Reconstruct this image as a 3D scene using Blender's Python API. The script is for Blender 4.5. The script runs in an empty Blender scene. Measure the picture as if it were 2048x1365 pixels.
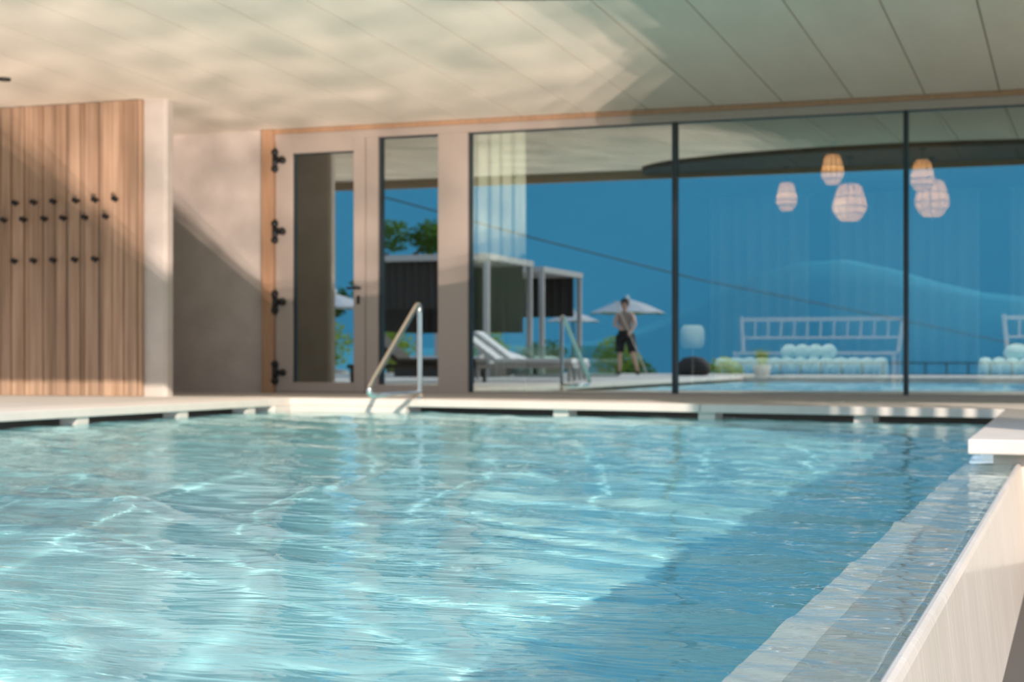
import bpy, bmesh, math, random
import numpy as np
from mathutils import Vector, Matrix
R = math.radians
random.seed(7)
SC = bpy.context.scene
COL = SC.collection

# ---------------------------------------------------------------- camera, sky, sun, exposure
CAM_H = 0.45
cd = bpy.data.cameras.new('camera'); cam = bpy.data.objects.new('camera', cd); COL.objects.link(cam)
cam.location = (0, 0, CAM_H)
cam.rotation_euler = (R(90), 0, R(19.6))
cd.sensor_width = 36; cd.lens = 56.25; cd.shift_y = 0.0183
cd.clip_start = 0.05; cd.clip_end = 8000
cd.dof.use_dof = True; cd.dof.focus_distance = 3.0; cd.dof.aperture_fstop = 6.5
SC.camera = cam

world = bpy.data.worlds.new('sky'); SC.world = world; world.use_nodes = True
wn = world.node_tree.nodes; wl = world.node_tree.links
for n in list(wn): wn.remove(n)
tc = wn.new('ShaderNodeTexCoord'); sep = wn.new('ShaderNodeSeparateXYZ'); rmp = wn.new('ShaderNodeValToRGB')
bg = wn.new('ShaderNodeBackground'); wo = wn.new('ShaderNodeOutputWorld')
wl.new(tc.outputs['Generated'], sep.inputs[0]); wl.new(sep.outputs['Z'], rmp.inputs[0])
wl.new(rmp.outputs[0], bg.inputs[0]); wl.new(bg.outputs[0], wo.inputs[0])
e = rmp.color_ramp.elements
e[0].position = 0.0; e[0].color = (0.82, 0.90, 1.0, 1)
e[1].position = 1.0; e[1].color = (0.42, 0.58, 0.82, 1)
q = e.new(0.35); q.color = (0.62, 0.76, 0.95, 1)
bg.inputs[1].default_value = 1.45

sd = bpy.data.lights.new('sun', 'SUN'); sun = bpy.data.objects.new('sun', sd); COL.objects.link(sun)
SUN_DIR = Vector((-0.545, 0.839, -0.488)).normalized()
sun.rotation_euler = SUN_DIR.to_track_quat('-Z', 'Y').to_euler()
sun.location = (10, -12, 9)
sd.energy = 5.1; sd.color = (1.0, 0.87, 0.75); sd.angle = R(0.53)
sd.cycles.is_caustics_light = True

SC.view_settings.view_transform = 'Standard'; SC.view_settings.look = 'None'
SC.view_settings.gamma = 1; SC.view_settings.use_curve_mapping = False
SC.view_settings.exposure = 0.0
GLINT = 290000.0      # total power of the added spots imitating sun reflected off the water
SC.cycles.use_denoising = True
SC.cycles.max_bounces = 12; SC.cycles.diffuse_bounces = 4; SC.cycles.glossy_bounces = 5
SC.cycles.transmission_bounces = 8; SC.cycles.transparent_max_bounces = 12
SC.cycles.caustics_reflective = True; SC.cycles.caustics_refractive = True
SC.cycles.blur_glossy = 0.6
SC.cycles.sample_clamp_indirect = 6

# ---------------------------------------------------------------- materials
MATS = {}
def mat(name, col, rough=0.6, metal=0.0, spec=0.5, noise=None, nscale=8, bump=0, bscale=40, stretch=(1, 1, 1), coat=0, transl=0):
    m = bpy.data.materials.new(name); m.use_nodes = True
    nt = m.node_tree; b = nt.nodes['Principled BSDF']
    b.inputs['Base Color'].default_value = (*col, 1); b.inputs['Roughness'].default_value = rough
    b.inputs['Metallic'].default_value = metal; b.inputs['Specular IOR Level'].default_value = spec
    if coat: b.inputs['Coat Weight'].default_value = coat
    if noise or bump:
        t = nt.nodes.new('ShaderNodeTexCoord'); mp = nt.nodes.new('ShaderNodeMapping')
        mp.inputs['Scale'].default_value = stretch
        nt.links.new(t.outputs['Object'], mp.inputs[0])
    if noise:
        nz = nt.nodes.new('ShaderNodeTexNoise'); nz.inputs['Scale'].default_value = nscale; nz.inputs['Detail'].default_value = 5
        cr = nt.nodes.new('ShaderNodeValToRGB')
        cr.color_ramp.elements[0].position = 0.3; cr.color_ramp.elements[1].position = 0.7
        cr.color_ramp.elements[0].color = (*noise, 1); cr.color_ramp.elements[1].color = (*col, 1)
        nt.links.new(mp.outputs[0], nz.inputs['Vector']); nt.links.new(nz.outputs[0], cr.inputs[0])
        nt.links.new(cr.outputs[0], b.inputs['Base Color'])
    if bump:
        nb = nt.nodes.new('ShaderNodeTexNoise'); nb.inputs['Scale'].default_value = bscale; nb.inputs['Detail'].default_value = 6
        bp = nt.nodes.new('ShaderNodeBump'); bp.inputs['Strength'].default_value = bump; bp.inputs['Distance'].default_value = 0.02
        nt.links.new(mp.outputs[0], nb.inputs['Vector']); nt.links.new(nb.outputs[0], bp.inputs['Height'])
        nt.links.new(bp.outputs[0], b.inputs['Normal'])
    if transl:
        tr = nt.nodes.new('ShaderNodeBsdfTranslucent'); tr.inputs[0].default_value = (*col, 1)
        mx = nt.nodes.new('ShaderNodeMixShader'); mx.inputs[0].default_value = transl
        o = nt.nodes['Material Output']
        nt.links.new(b.outputs[0], mx.inputs[1]); nt.links.new(tr.outputs[0], mx.inputs[2]); nt.links.new(mx.outputs[0], o.inputs[0])
    MATS[name] = m
    return m

mat('soffit_plaster', (0.70, 0.63, 0.525), 0.85, noise=(0.64, 0.575, 0.475), nscale=3, bump=0.15, bscale=60, stretch=(1, 0.25, 1))
mat('soffit_joint', (0.16, 0.14, 0.11), 0.9)
mat('stucco', (0.56, 0.50, 0.445), 0.9, noise=(0.48, 0.425, 0.375), nscale=4, bump=0.35, bscale=35)
mat('stone', (0.73, 0.665, 0.60), 0.7, noise=(0.67, 0.61, 0.55), nscale=5, bump=0.1, bscale=50)
mat('terrace_stone', (0.60, 0.56, 0.51), 0.75, noise=(0.52, 0.485, 0.44), nscale=3, bump=0.1, bscale=30)
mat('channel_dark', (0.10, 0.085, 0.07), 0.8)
mat('frame_taupe', (0.41, 0.345, 0.295), 0.45, noise=(0.39, 0.325, 0.275), nscale=2)
mat('frame_edge_wood', (0.44, 0.26, 0.15), 0.6, noise=(0.36, 0.21, 0.12), nscale=6, stretch=(6, 6, 0.5))
mat('black_metal', (0.012, 0.012, 0.013), 0.4, metal=0.3)
mat('mullion_dark', (0.02, 0.03, 0.035), 0.4)
mat('chrome', (0.82, 0.80, 0.76), 0.12, metal=1.0)
mat('grey_metal', (0.45, 0.43, 0.42), 0.45, metal=0.4)
mat('sheer_curtain', (0.88, 0.92, 0.82), 0.9, transl=0.4)
mat('mint_fabric', (0.74, 0.86, 0.78), 0.9, bump=0.2, bscale=150)
mat('pale_wood', (0.62, 0.48, 0.36), 0.6, noise=(0.5, 0.38, 0.28), nscale=6, stretch=(6, 1, 1))
mat('woven_lamp', (0.78, 0.50, 0.28), 0.8, noise=(0.5, 0.3, 0.16), nscale=30, stretch=(1, 1, 4), bump=0.4, bscale=60, transl=0.30)
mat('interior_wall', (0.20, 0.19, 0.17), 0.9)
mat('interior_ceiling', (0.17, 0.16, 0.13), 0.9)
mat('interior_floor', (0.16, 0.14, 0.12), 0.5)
mat('dark_panel', (0.03, 0.035, 0.04), 0.8)
mat('dark_fabric', (0.035, 0.03, 0.028), 0.9)
mat('white_fabric', (0.78, 0.78, 0.78), 0.9)
mat('lounger_fabric', (0.66, 0.66, 0.66), 0.9)
mat('wicker', (0.05, 0.04, 0.035), 0.8, bump=0.5, bscale=120)
mat('parasol_fabric', (0.62, 0.63, 0.66), 0.9, transl=0.15)
mat('brown_wood', (0.20, 0.12, 0.07), 0.7)
mat('fascia_board', (0.38, 0.30, 0.22), 0.7)
mat('leaf', (0.10, 0.20, 0.02), 0.6, noise=(0.035, 0.09, 0.01), nscale=3, transl=0.35)
mat('leaf_bright', (0.30, 0.42, 0.04), 0.6, noise=(0.12, 0.22, 0.02), nscale=3, transl=0.4)
mat('bark', (0.12, 0.08, 0.05), 0.9)
mat('grass', (0.16, 0.26, 0.05), 0.9, noise=(0.10, 0.18, 0.03), nscale=2)
mat('skin', (0.62, 0.36, 0.26), 0.55)
mat('hair', (0.02, 0.014, 0.01), 0.7)
mat('black_cloth', (0.012, 0.013, 0.016), 0.9)
mat('tank_top', (0.30, 0.22, 0.18), 0.9)
mat('far_mountain_painted_haze', (0.10, 0.42, 0.56), 1.0, spec=0, noise=(0.09, 0.38, 0.52), nscale=0.004)  # distance haze put into the blue base colour
mat('near_mountain_painted_haze', (0.085, 0.36, 0.49), 1.0, spec=0, noise=(0.08, 0.34, 0.46), nscale=0.006)  # aerial haze painted as the nearer ridge's base colour
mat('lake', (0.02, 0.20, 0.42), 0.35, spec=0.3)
mat('pebble', (0.16, 0.13, 0.11), 0.25, noise=(0.05, 0.04, 0.035), nscale=9)
mat('slat_wood', (0.30, 0.2, 0.13), 0.7)
mat('cable', (0.03, 0.03, 0.03), 0.8)

def cladding():
    m = bpy.data.materials.new('timber_cladding'); m.use_nodes = True; nt = m.node_tree; b = nt.nodes['Principled BSDF']
    b.inputs['Roughness'].default_value = 0.65
    t = nt.nodes.new('ShaderNodeTexCoord'); mp = nt.nodes.new('ShaderNodeMapping'); mp.inputs['Scale'].default_value = (14, 14, 0.7)
    nz = nt.nodes.new('ShaderNodeTexNoise'); nz.inputs['Scale'].default_value = 1.2; nz.inputs['Detail'].default_value = 5
    cr = nt.nodes.new('ShaderNodeValToRGB')
    cr.color_ramp.elements[0].position = .3; cr.color_ramp.elements[0].color = (0.27, 0.16, 0.095, 1)
    cr.color_ramp.elements[1].position = .72; cr.color_ramp.elements[1].color = (0.50, 0.335, 0.225, 1)
    oi = nt.nodes.new('ShaderNodeNewGeometry'); mr = nt.nodes.new('ShaderNodeMapRange')
    mr.inputs['To Min'].default_value = 0.78; mr.inputs['To Max'].default_value = 1.15
    hs = nt.nodes.new('ShaderNodeHueSaturation')
    L = nt.links.new
    L(t.outputs['Object'], mp.inputs[0]); L(mp.outputs[0], nz.inputs['Vector']); L(nz.outputs[0], cr.inputs[0])
    L(oi.outputs['Random Per Island'], mr.inputs[0]); L(mr.outputs[0], hs.inputs['Value'])
    L(cr.outputs[0], hs.inputs['Color']); L(hs.outputs[0], b.inputs['Base Color'])
    MATS['timber_cladding'] = m
cladding()

def pane_material(name, refl, tint):
    m = bpy.data.materials.new(name); m.use_nodes = True; nt = m.node_tree
    for n in list(nt.nodes): nt.nodes.remove(n)
    o = nt.nodes.new('ShaderNodeOutputMaterial'); tr = nt.nodes.new('ShaderNodeBsdfTransparent'); gl = nt.nodes.new('ShaderNodeBsdfGlossy')
    tr.inputs[0].default_value = (*tint, 1); gl.inputs[0].default_value = (0.86, 0.93, 0.95, 1); gl.inputs['Roughness'].default_value = 0.0
    fr = nt.nodes.new('ShaderNodeFresnel'); fr.inputs[0].default_value = 1.5
    ad = nt.nodes.new('ShaderNodeMath'); ad.operation = 'ADD'; ad.inputs[1].default_value = refl; ad.use_clamp = True
    mx = nt.nodes.new('ShaderNodeMixShader'); L = nt.links.new
    L(fr.outputs[0], ad.inputs[0]); L(ad.outputs[0], mx.inputs[0]); L(tr.outputs[0], mx.inputs[1]); L(gl.outputs[0], mx.inputs[2]); L(mx.outputs[0], o.inputs[0])
    MATS[name] = m
pane_material('facade_glass', 0.34, (0.88, 0.92, 0.88))
pane_material('screen_glass', 0.05, (0.72, 0.86, 0.78))

def water_material():
    m = bpy.data.materials.new('pool_water'); m.use_nodes = True; nt = m.node_tree
    for n in list(nt.nodes): nt.nodes.remove(n)
    o = nt.nodes.new('ShaderNodeOutputMaterial'); g = nt.nodes.new('ShaderNodeBsdfGlass')
    g.inputs['Color'].default_value = (0.90, 0.99, 1.0, 1); g.inputs['Roughness'].default_value = 0.0; g.inputs['IOR'].default_value = 1.333
    L = nt.links.new
    t = nt.nodes.new('ShaderNodeTexCoord'); mp = nt.nodes.new('ShaderNodeMapping'); mp.inputs['Rotation'].default_value = (0, 0, R(-15)); mp.inputs['Scale'].default_value = (4.5, 13, 1)
    nz = nt.nodes.new('ShaderNodeTexNoise'); nz.inputs['Scale'].default_value = 1.0; nz.inputs['Detail'].default_value = 3; nz.inputs['Distortion'].default_value = 0.6
    bp = nt.nodes.new('ShaderNodeBump'); bp.inputs['Strength'].default_value = 1.0; bp.inputs['Distance'].default_value = 0.006
    L(t.outputs['Object'], mp.inputs[0]); L(mp.outputs[0], nz.inputs['Vector']); L(nz.outputs[0], bp.inputs['Height']); L(bp.outputs[0], g.inputs['Normal'])
    L(g.outputs[0], o.inputs[0])
    MATS['pool_water'] = m
water_material()

def pool_tile():
    m = bpy.data.materials.new('pool_lining'); m.use_nodes = True; nt = m.node_tree; b = nt.nodes['Principled BSDF']
    b.inputs['Roughness'].default_value = 0.8; b.inputs['Specular IOR Level'].default_value = 0.1
    t = nt.nodes.new('ShaderNodeTexCoord'); nz = nt.nodes.new('ShaderNodeTexNoise'); nz.inputs['Scale'].default_value = 2.5
    cr = nt.nodes.new('ShaderNodeValToRGB')
    cr.color_ramp.elements[0].position = .35; cr.color_ramp.elements[0].color = (0.33, 0.60, 0.62, 1)
    cr.color_ramp.elements[1].position = .65; cr.color_ramp.elements[1].color = (0.37, 0.65, 0.67, 1)
    L = nt.links.new
    L(t.outputs['Object'], nz.inputs['Vector']); L(nz.outputs[0], cr.inputs[0]); L(cr.outputs[0], b.inputs['Base Color'])
    MATS['pool_lining'] = m
pool_tile()

# ---------------------------------------------------------------- helpers
def tag(o, label=None, cat=None, group=None, kind=None):
    if label: o['label'] = label
    if cat: o['category'] = cat
    if group: o['group'] = group
    if kind: o['kind'] = kind
    return o
def empty(name, loc, rz=0):
    o = bpy.data.objects.new(name, None); COL.objects.link(o); o.location = loc; o.rotation_euler = (0, 0, rz); o.empty_display_size = .1
    return o
def obj(name, bm, m, parent=None, smooth=False, bevel=0, loc=None):
    me = bpy.data.meshes.new(name)
    bmesh.ops.recalc_face_normals(bm, faces=bm.faces[:])
    if smooth:
        for f in bm.faces: f.smooth = True
    bm.to_mesh(me); bm.free(); me.materials.append(MATS[m])
    o = bpy.data.objects.new(name, me); COL.objects.link(o)
    if parent: o.parent = parent
    if loc: o.location = loc
    if bevel:
        b = o.modifiers.new('bevel', 'BEVEL'); b.width = bevel; b.segments = 2; b.limit_method = 'ANGLE'
    return o
def nb(): return bmesh.new()
def box(bm, x0, x1, y0, y1, z0, z1):
    vs = [bm.verts.new(p) for p in ((x0,y0,z0),(x1,y0,z0),(x1,y1,z0),(x0,y1,z0),(x0,y0,z1),(x1,y0,z1),(x1,y1,z1),(x0,y1,z1))]
    for f in ((3,2,1,0),(4,5,6,7),(0,1,5,4),(1,2,6,5),(2,3,7,6),(3,0,4,7)): bm.faces.new([vs[i] for i in f])
    return bm
def prism(bm, pts, z0, z1):
    lo = [bm.verts.new((x, y, z0)) for x, y in pts]; hi = [bm.verts.new((x, y, z1)) for x, y in pts]
    bm.faces.new(lo[::-1]); bm.faces.new(hi); n = len(pts)
    for i in range(n): bm.faces.new((lo[i], lo[(i+1) % n], hi[(i+1) % n], hi[i]))
    return bm
def tube(bm, pts, r, seg=10, closed=False, caps=True):
    pts = [Vector(p) for p in pts]; n = len(pts); rr = r if hasattr(r, '__len__') else [r]*n
    rings = []; up = None
    for i, p in enumerate(pts):
        if closed: d = pts[(i+1) % n] - pts[i-1]
        else: d = pts[min(i+1, n-1)] - pts[max(i-1, 0)]
        d.normalize()
        if up is None:
            up = Vector((0, 0, 1)) if abs(d.z) < .9 else Vector((0, 1, 0))
        a = d.cross(up).normalized(); up = a.cross(d).normalized(); b = up
        rings.append([bm.verts.new(p + (a*math.cos(t) + b*math.sin(t))*rr[i]) for t in [2*math.pi*k/seg for k in range(seg)]])
    m = n if closed else n-1
    for i in range(m):
        A, B = rings[i], rings[(i+1) % n]
        for k in range(seg): bm.faces.new((A[k], A[(k+1) % seg], B[(k+1) % seg], B[k]))
    if caps and not closed:
        bm.faces.new(rings[0][::-1]); bm.faces.new(rings[-1])
    return bm
def lathe(bm, prof, seg=24, c=(0, 0, 0), caps=True):
    rings = []
    for r, z in prof:
        rings.append([bm.verts.new((c[0]+max(r, 1e-4)*math.cos(2*math.pi*k/seg), c[1]+max(r, 1e-4)*math.sin(2*math.pi*k/seg), c[2]+z)) for k in range(seg)])
    for A, B in zip(rings, rings[1:]):
        for k in range(seg): bm.faces.new((A[k], A[(k+1) % seg], B[(k+1) % seg], B[k]))
    if caps: bm.faces.new(rings[0][::-1]); bm.faces.new(rings[-1])
    return bm
def ball(bm, c, r, sx=1, sy=1, sz=1, sub=2):
    g = bmesh.ops.create_icosphere(bm, subdivisions=sub, radius=r)
    for v in g['verts']: v.co = Vector((v.co.x*sx+c[0], v.co.y*sy+c[1], v.co.z*sz+c[2]))
    return bm
def arc(c, r, a0, a1, n, plane='yz'):
    out = []
    for k in range(n+1):
        a = a0 + (a1-a0)*k/n
        out.append((c[0], c[1]+r*math.cos(a), c[2]+r*math.sin(a)))
    return out
def copy_tree(o, parent=None):
    c = o.copy(); COL.objects.link(c)
    if parent: c.parent = parent
    for ch in [x for x in bpy.data.objects if x.parent == o]: copy_tree(ch, c)
    return c

D = 0.11          # deck level above the water
WY = 14.7         # glass wall
CZ = 2.81         # soffit height at the glass wall
SL = 0.035        # soffit rises away from the wall
RE = 8.3          # roof edge

# ---------------------------------------------------------------- water and pool
POOL_D = 0.6
XL, XW, XC = -6.62, -0.48, -0.26      # left edge, inner weir edge, crest
outline = [(XL, -3.5), (XL, 12.75), (-5.4, 12.68), (-0.6, 11.57), (-0.46, 7.1), (XW, 7.1), (XW, -3.5)]
def far_y(x):
    y = np.where(x < -5.4, 12.75, 12.68 + (x+5.4)*(-0.231))
    return y
def make_water():
    xs = np.concatenate([np.arange(-6.75, -3.5, 0.035), np.arange(-3.5, -0.62, 0.018), np.arange(-0.62, XC+0.012, 0.010)])
    ys = np.concatenate([np.arange(-3.5, 0.9, 0.06), np.arange(0.9, 5.5, 0.016), np.arange(5.5, 8.5, 0.03), np.arange(8.5, 13.35, 0.045)])
    X, Y = np.meshgrid(xs, ys); Z = np.zeros_like(X)
    rng = np.random.RandomState(11)
    def waves(n, l0, l1, slope, main, spread):
        z = np.zeros_like(X)
        for _ in range(n):
            lam = math.exp(rng.uniform(math.log(l0), math.log(l1))); k = 2*math.pi/lam
            a = main + rng.normal()*spread; ph = rng.uniform(0, 6.283)
            z += (slope/k/math.sqrt(n))*np.sin(k*(X*math.cos(a)+Y*math.sin(a)) + ph + 0.5*np.sin(1.3*X+0.9*Y+ph))
        return z
    Z += waves(16, 0.55, 1.4, 0.022, R(60), 0.5)
    Z += waves(22, 0.20, 0.42, 0.020, R(75), 0.6)
    for lam, ang, amp, sk in ((0.62, 52, 0.0072, 3.8), (0.85, 74, 0.0080, 4.4), (0.56, 20, 0.0050, 3.8), (0.46, 60, 0.0034, 3.4)):
        k = 2*math.pi/lam; a = R(ang); wx = rng.uniform(0, 6.28)
        wob = 1.0*np.sin(1.5*X-1.0*Y+wx) + 0.6*np.sin(2.3*Y+0.8*X+2*wx) + 0.22*np.sin(5.3*X+2.2*Y+wx*3)
        env = 0.75+0.25*np.sin(0.9*X*math.cos(wx)+1.3*Y*math.sin(wx)+wx)
        Z += amp*env*(np.exp(sk*(np.cos(k*(X*math.cos(a)+Y*math.sin(a))+wob)-1))-0.3)
    damp = np.clip((XC - X)/0.35, 0, 1)*0.75 + 0.25
    Z *= damp
    # fine fan of ripples where the sheet runs over the weir
    run = np.clip(1 - np.abs(X+0.42)/0.25, 0, 1)
    Z += run*0.0011*np.sin(2*math.pi*(Y*9 + X*7 + 0.6*np.sin(Y*3.1)))*(0.4+0.6*np.sin(Y*2.3)**2)
    Z = np.where(X > XC-0.004, Z*0.2-0.006, Z)
    lim = far_y(X) + 0.22
    keep = (Y < lim) & ~((Y > 7.28) & (X > -0.34)) 
    idx = -np.ones(X.shape, int); idx[keep] = np.arange(keep.sum())
    V = np.stack([X[keep], Y[keep], Z[keep]], 1)
    a, b, c, d = idx[:-1, :-1], idx[:-1, 1:], idx[1:, 1:], idx[1:, :-1]
    ok = (a >= 0) & (b >= 0) & (c >= 0) & (d >= 0)
    F = np.stack([a[ok], b[ok], c[ok], d[ok]], 1)
    me = bpy.data.meshes.new('pool_water'); me.vertices.add(len(V)); me.vertices.foreach_set('co', V.ravel())
    me.loops.add(F.size); me.loops.foreach_set('vertex_index', F.ravel().astype(np.int32))
    me.polygons.add(len(F)); me.polygons.foreach_set('loop_start', np.arange(0, F.size, 4, dtype=np.int32))
    me.polygons.foreach_set('use_smooth', np.ones(len(F), bool))
    me.update(); me.validate()
    me.materials.append(MATS['pool_water'])
    o = bpy.data.objects.new('pool_water', me); COL.objects.link(o)
    tag(o, 'rippling clear aqua water filling the pool up to the weir', 'water', kind='stuff')
    o.cycles.is_caustics_caster = True
    return o
water = make_water()

bm = nb()    # basin: floor and inner sides
def ring(pts, z): return [bm.verts.new((x, y, z)) for x, y in pts]
lo = ring(outline, -POOL_D); hi = ring(outline, -0.03)
bm.faces.new(lo)
for i in range(len(outline)):
    j = (i+1) % len(outline)
    bm.faces.new((lo[i], lo[j], hi[j], hi[i]))
basin = tag(obj('pool_basin', bm, 'pool_lining'), 'pale turquoise pool floor and inner sides under the water', 'pool', kind='structure')
basin.cycles.is_caustics_receiver = True

# weir at the right: inner pale strip, greyer ledge, rounded crest, outer wet face
weir = tag(empty('overflow_weir', (XC, 2, -0.5)), 'pale stone overflow weir along the right edge of the pool, water sheeting over it', 'pool edge', kind='structure')
def wpart(name, prof, m, y0=-3.5, y1=7.25):
    b = nb(); A = [b.verts.new((x-XC, y0-2, z+0.5)) for x, z in prof]; B = [b.verts.new((x-XC, y1-2, z+0.5)) for x, z in prof]
    n = len(prof)
    for i in range(n): b.faces.new((A[i], A[(i+1) % n], B[(i+1) % n], B[i]))
    b.faces.new(A[::-1]); b.faces.new(B)
    return obj(name, b, m, weir)
mat('ledge_pale', (0.50, 0.48, 0.46), 0.5, noise=(0.45, 0.43, 0.41), nscale=6, bump=0.1, bscale=30)
mat('ledge_grey', (0.36, 0.36, 0.35), 0.5, noise=(0.31, 0.31, 0.30), nscale=4, bump=0.1, bscale=30)
def wet_stone():
    m = mat('wet_stone', (0.68, 0.60, 0.52), 0.5, noise=(0.62, 0.55, 0.47), nscale=3, stretch=(1, 1, 0.5))
    nt = m.node_tree; b = nt.nodes['Principled BSDF']; b.inputs['Coat Weight'].default_value = 0.3; b.inputs['Coat Roughness'].default_value = 0.06
    t = nt.nodes.new('ShaderNodeTexCoord'); mp = nt.nodes.new('ShaderNodeMapping'); mp.inputs['Scale'].default_value = (1.5, 17, 1.2)
    nz = nt.nodes.new('ShaderNodeTexNoise'); nz.inputs['Scale'].default_value = 1.3; nz.inputs['Detail'].default_value = 2; nz.inputs['Distortion'].default_value = .4
    rg = nt.nodes.new('ShaderNodeValToRGB'); rg.color_ramp.elements[0].position = .46; rg.color_ramp.elements[1].position = .54
    for el, v in zip(rg.color_ramp.elements, (0, 0)): el.color = (v, v, v, 1)
    p = rg.color_ramp.elements.new(.5); p.color = (1, 1, 1, 1)
    bp = nt.nodes.new('ShaderNodeBump'); bp.inputs['Strength'].default_value = 0.8; bp.inputs['Distance'].default_value = 0.006
    L = nt.links.new
    L(t.outputs['Object'], mp.inputs[0]); L(mp.outputs[0], nz.inputs['Vector']); L(nz.outputs[0], rg.inputs[0]); L(rg.outputs[0], bp.inputs['Height'])
    L(bp.outputs[0], b.inputs['Coat Normal'])
wet_stone()
w1 = wpart('inner_strip', [(XW-.002, -0.022), (XW-.002, -0.16), (-0.40, -0.16), (-0.40, -0.018)], 'ledge_pale')
w2 = wpart('ledge', [(-0.40, -0.020), (-0.40, -0.16), (-0.28, -0.16), (-0.28, -0.014)], 'ledge_grey')
w3 = wpart('outer_face', [(-0.28, -0.014), (-0.268, -0.003), (-0.262, 0.003), (-0.255, 0.004), (-0.247, 0.0), (-0.242, -0.012), (-0.195, -0.42), (-0.195, -0.9), (-0.28, -0.9)], 'wet_stone')
for w in (w1, w2, w3): w.cycles.is_caustics_receiver = True

# gutter with wet stones
bm = nb(); box(bm, -0.20, 0.9, -3.5, 7.1, -0.9, -0.40)
tag(obj('gutter_bed', bm, 'channel_dark'), 'dark wet gutter at the foot of the overflow weir', 'gutter', kind='structure')
bm = nb(); rnd = random.Random(3)
for k in range(1500):
    x = rnd.uniform(-0.19, 0.35); y = rnd.uniform(0.8, 4.0); r = rnd.uniform(0.012, 0.03)
    ball(bm, (x, y, -0.40+r*.4), r, rnd.uniform(.8, 1.4), rnd.uniform(.8, 1.4), .6, 1)
tag(obj('gutter_pebbles', bm, 'pebble', smooth=True), 'wet dark brown pebbles in the gutter below the weir', 'pebbles', kind='stuff')

# ---------------------------------------------------------------- decks and coping
def deck_slab(name, pts, z0, z1, m, label):
    b = nb(); prism(b, pts, z0, z1)
    return tag(obj(name, b, m, bevel=0.006), label, 'paving', kind='structure')
# left terrace body (set back under the coping) and coping top
CT = 0.065
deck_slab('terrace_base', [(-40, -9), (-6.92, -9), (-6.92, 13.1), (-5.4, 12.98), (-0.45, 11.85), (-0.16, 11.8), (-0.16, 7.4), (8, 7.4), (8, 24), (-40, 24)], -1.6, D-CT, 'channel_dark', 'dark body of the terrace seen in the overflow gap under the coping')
deck_slab('terrace_paving', [(-40, -9), (-7.2, -9), (-7.2, 13.25), (-5.4, 13.2), (-0.2, 11.99), (0.1, 11.9), (0.1, 7.6), (8, 7.6), (8, WY+.1), (-40, WY+.1)], D-CT, D-0.002, 'terrace_stone', 'beige stone terrace paving around the pool')
def coping(name, pts, label):
    b = nb(); prism(b, pts, D-CT, D)
    return tag(obj(name, b, 'stone', bevel=0.008), label, 'coping', kind='structure')
coping('coping_left', [(XL, -3.5), (XL, 12.3), (-7.2, 12.9), (-7.2, -3.5)], 'cream stone coping along the left side of the pool')
coping('coping_corner', [(XL, 12.303), (XL+.005, 12.72), (-5.45, 12.655), (-5.5, 13.24), (-7.2, 13.25), (-7.2, 12.903)], 'cream stone coping at the pool entry corner below the handrail')
coping('coping_far', [(-5.445, 12.65), (-2.76, 12.035), (-2.76, 12.59), (-5.495, 13.23)], 'sunlit cream coping on the far side of the pool in front of the glass')
coping('coping_far_shaded', [(-2.755, 12.034), (-0.6, 11.54), (-0.5, 11.51), (-0.2, 11.99), (-2.755, 12.589)], 'coping on the far side of the pool crossed by stripes of sun')
coping('coping_right', [(-0.46, 7.1), (8, 7.1), (8, 7.6), (0.1, 7.6), (0.1, 11.9), (-0.197, 11.985), (-0.495, 11.505)], 'cream stone coping slab overhanging the far end of the weir')
b = nb(); prism(b, [(-6.9, 12.35), (-6.60, 12.4), (-6.60, 12.70), (-5.47, 12.64), (-5.47, 13.1), (-6.9, 13.1)], -1.5, D-CT)
tag(obj('entry_block', b, 'stone'), 'solid cream stone face of the pool entry corner', 'pool edge', kind='structure')
b = nb(); box(b, -0.36, 8, 7.2, 7.5, -0.6, D-CT)
tag(obj('coping_pier', b, 'stone'), 'cream stone pier under the coping at the far end of the weir', 'pier', kind='structure')
# little blocks carrying the coping in the overflow gap
def block(x, y, n, lab):
    b = nb(); box(b, -.07, .07, -.07, .07, -0.14, 0.0); o = obj('coping_block', b, 'stone', loc=(x, y, D-CT)); o.rotation_euler = (0, 0, n)
    tag(o, lab, 'stone block', 'small blocks carrying the coping')
for y, l in ((8.0, 'small cream block under the left coping, just outside the left of the picture'), (9.62, 'small cream block under the left coping, nearest the left border of the photo'), (10.96, 'small cream block under the left coping, middle one of the left side'), (12.05, 'small cream block under the left coping, next to the entry corner')):
    if y > 9: block(XL-.09, y, 0, l)
for x, y, l in ((-3.99, 12.35, 'small cream block under the far coping, right of the handrail'), (-2.72, 12.06, 'small pale block under the far coping where sun turns to shade'), (-1.5, 11.78, 'small pale block under the striped part of the far coping')):
    block(x+.02, y+.09, -0.227, l)

# ---------------------------------------------------------------- building
# soffit boards as real boards with open joints
bm = nb(); w = 0.634; x0 = -0.68
def soff(y): return CZ + SL*(WY-y)
for k in range(-24, 12):
    a = x0 + k*w + .005; b_ = a + w - .010
    vs = []
    for z_ in (0, 0.03):
        for x, y in ((a, RE), (b_, RE), (b_, WY+.05), (a, WY+.05)): vs.append(bm.verts.new((x, y, soff(y)+z_)))
    for f in ((3,2,1,0),(4,5,6,7),(0,1,5,4),(1,2,6,5),(2,3,7,6),(3,0,4,7)): bm.faces.new([vs[i] for i in f])
tag(obj('ceiling', bm, 'soffit_plaster'), 'pale soffit of wide boards over the pool terrace', 'ceiling', kind='structure')
bm = nb()
vs = []
for z0_, z1_ in ((0.031, 0.031), (0.5, 0.5)):
    for x, y in ((-16.2, RE), (7.2, RE), (7.2, 24), (-16.2, 24)): vs.append(bm.verts.new((x, y, (soff(min(y, WY+.05))+z0_))))
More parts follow.
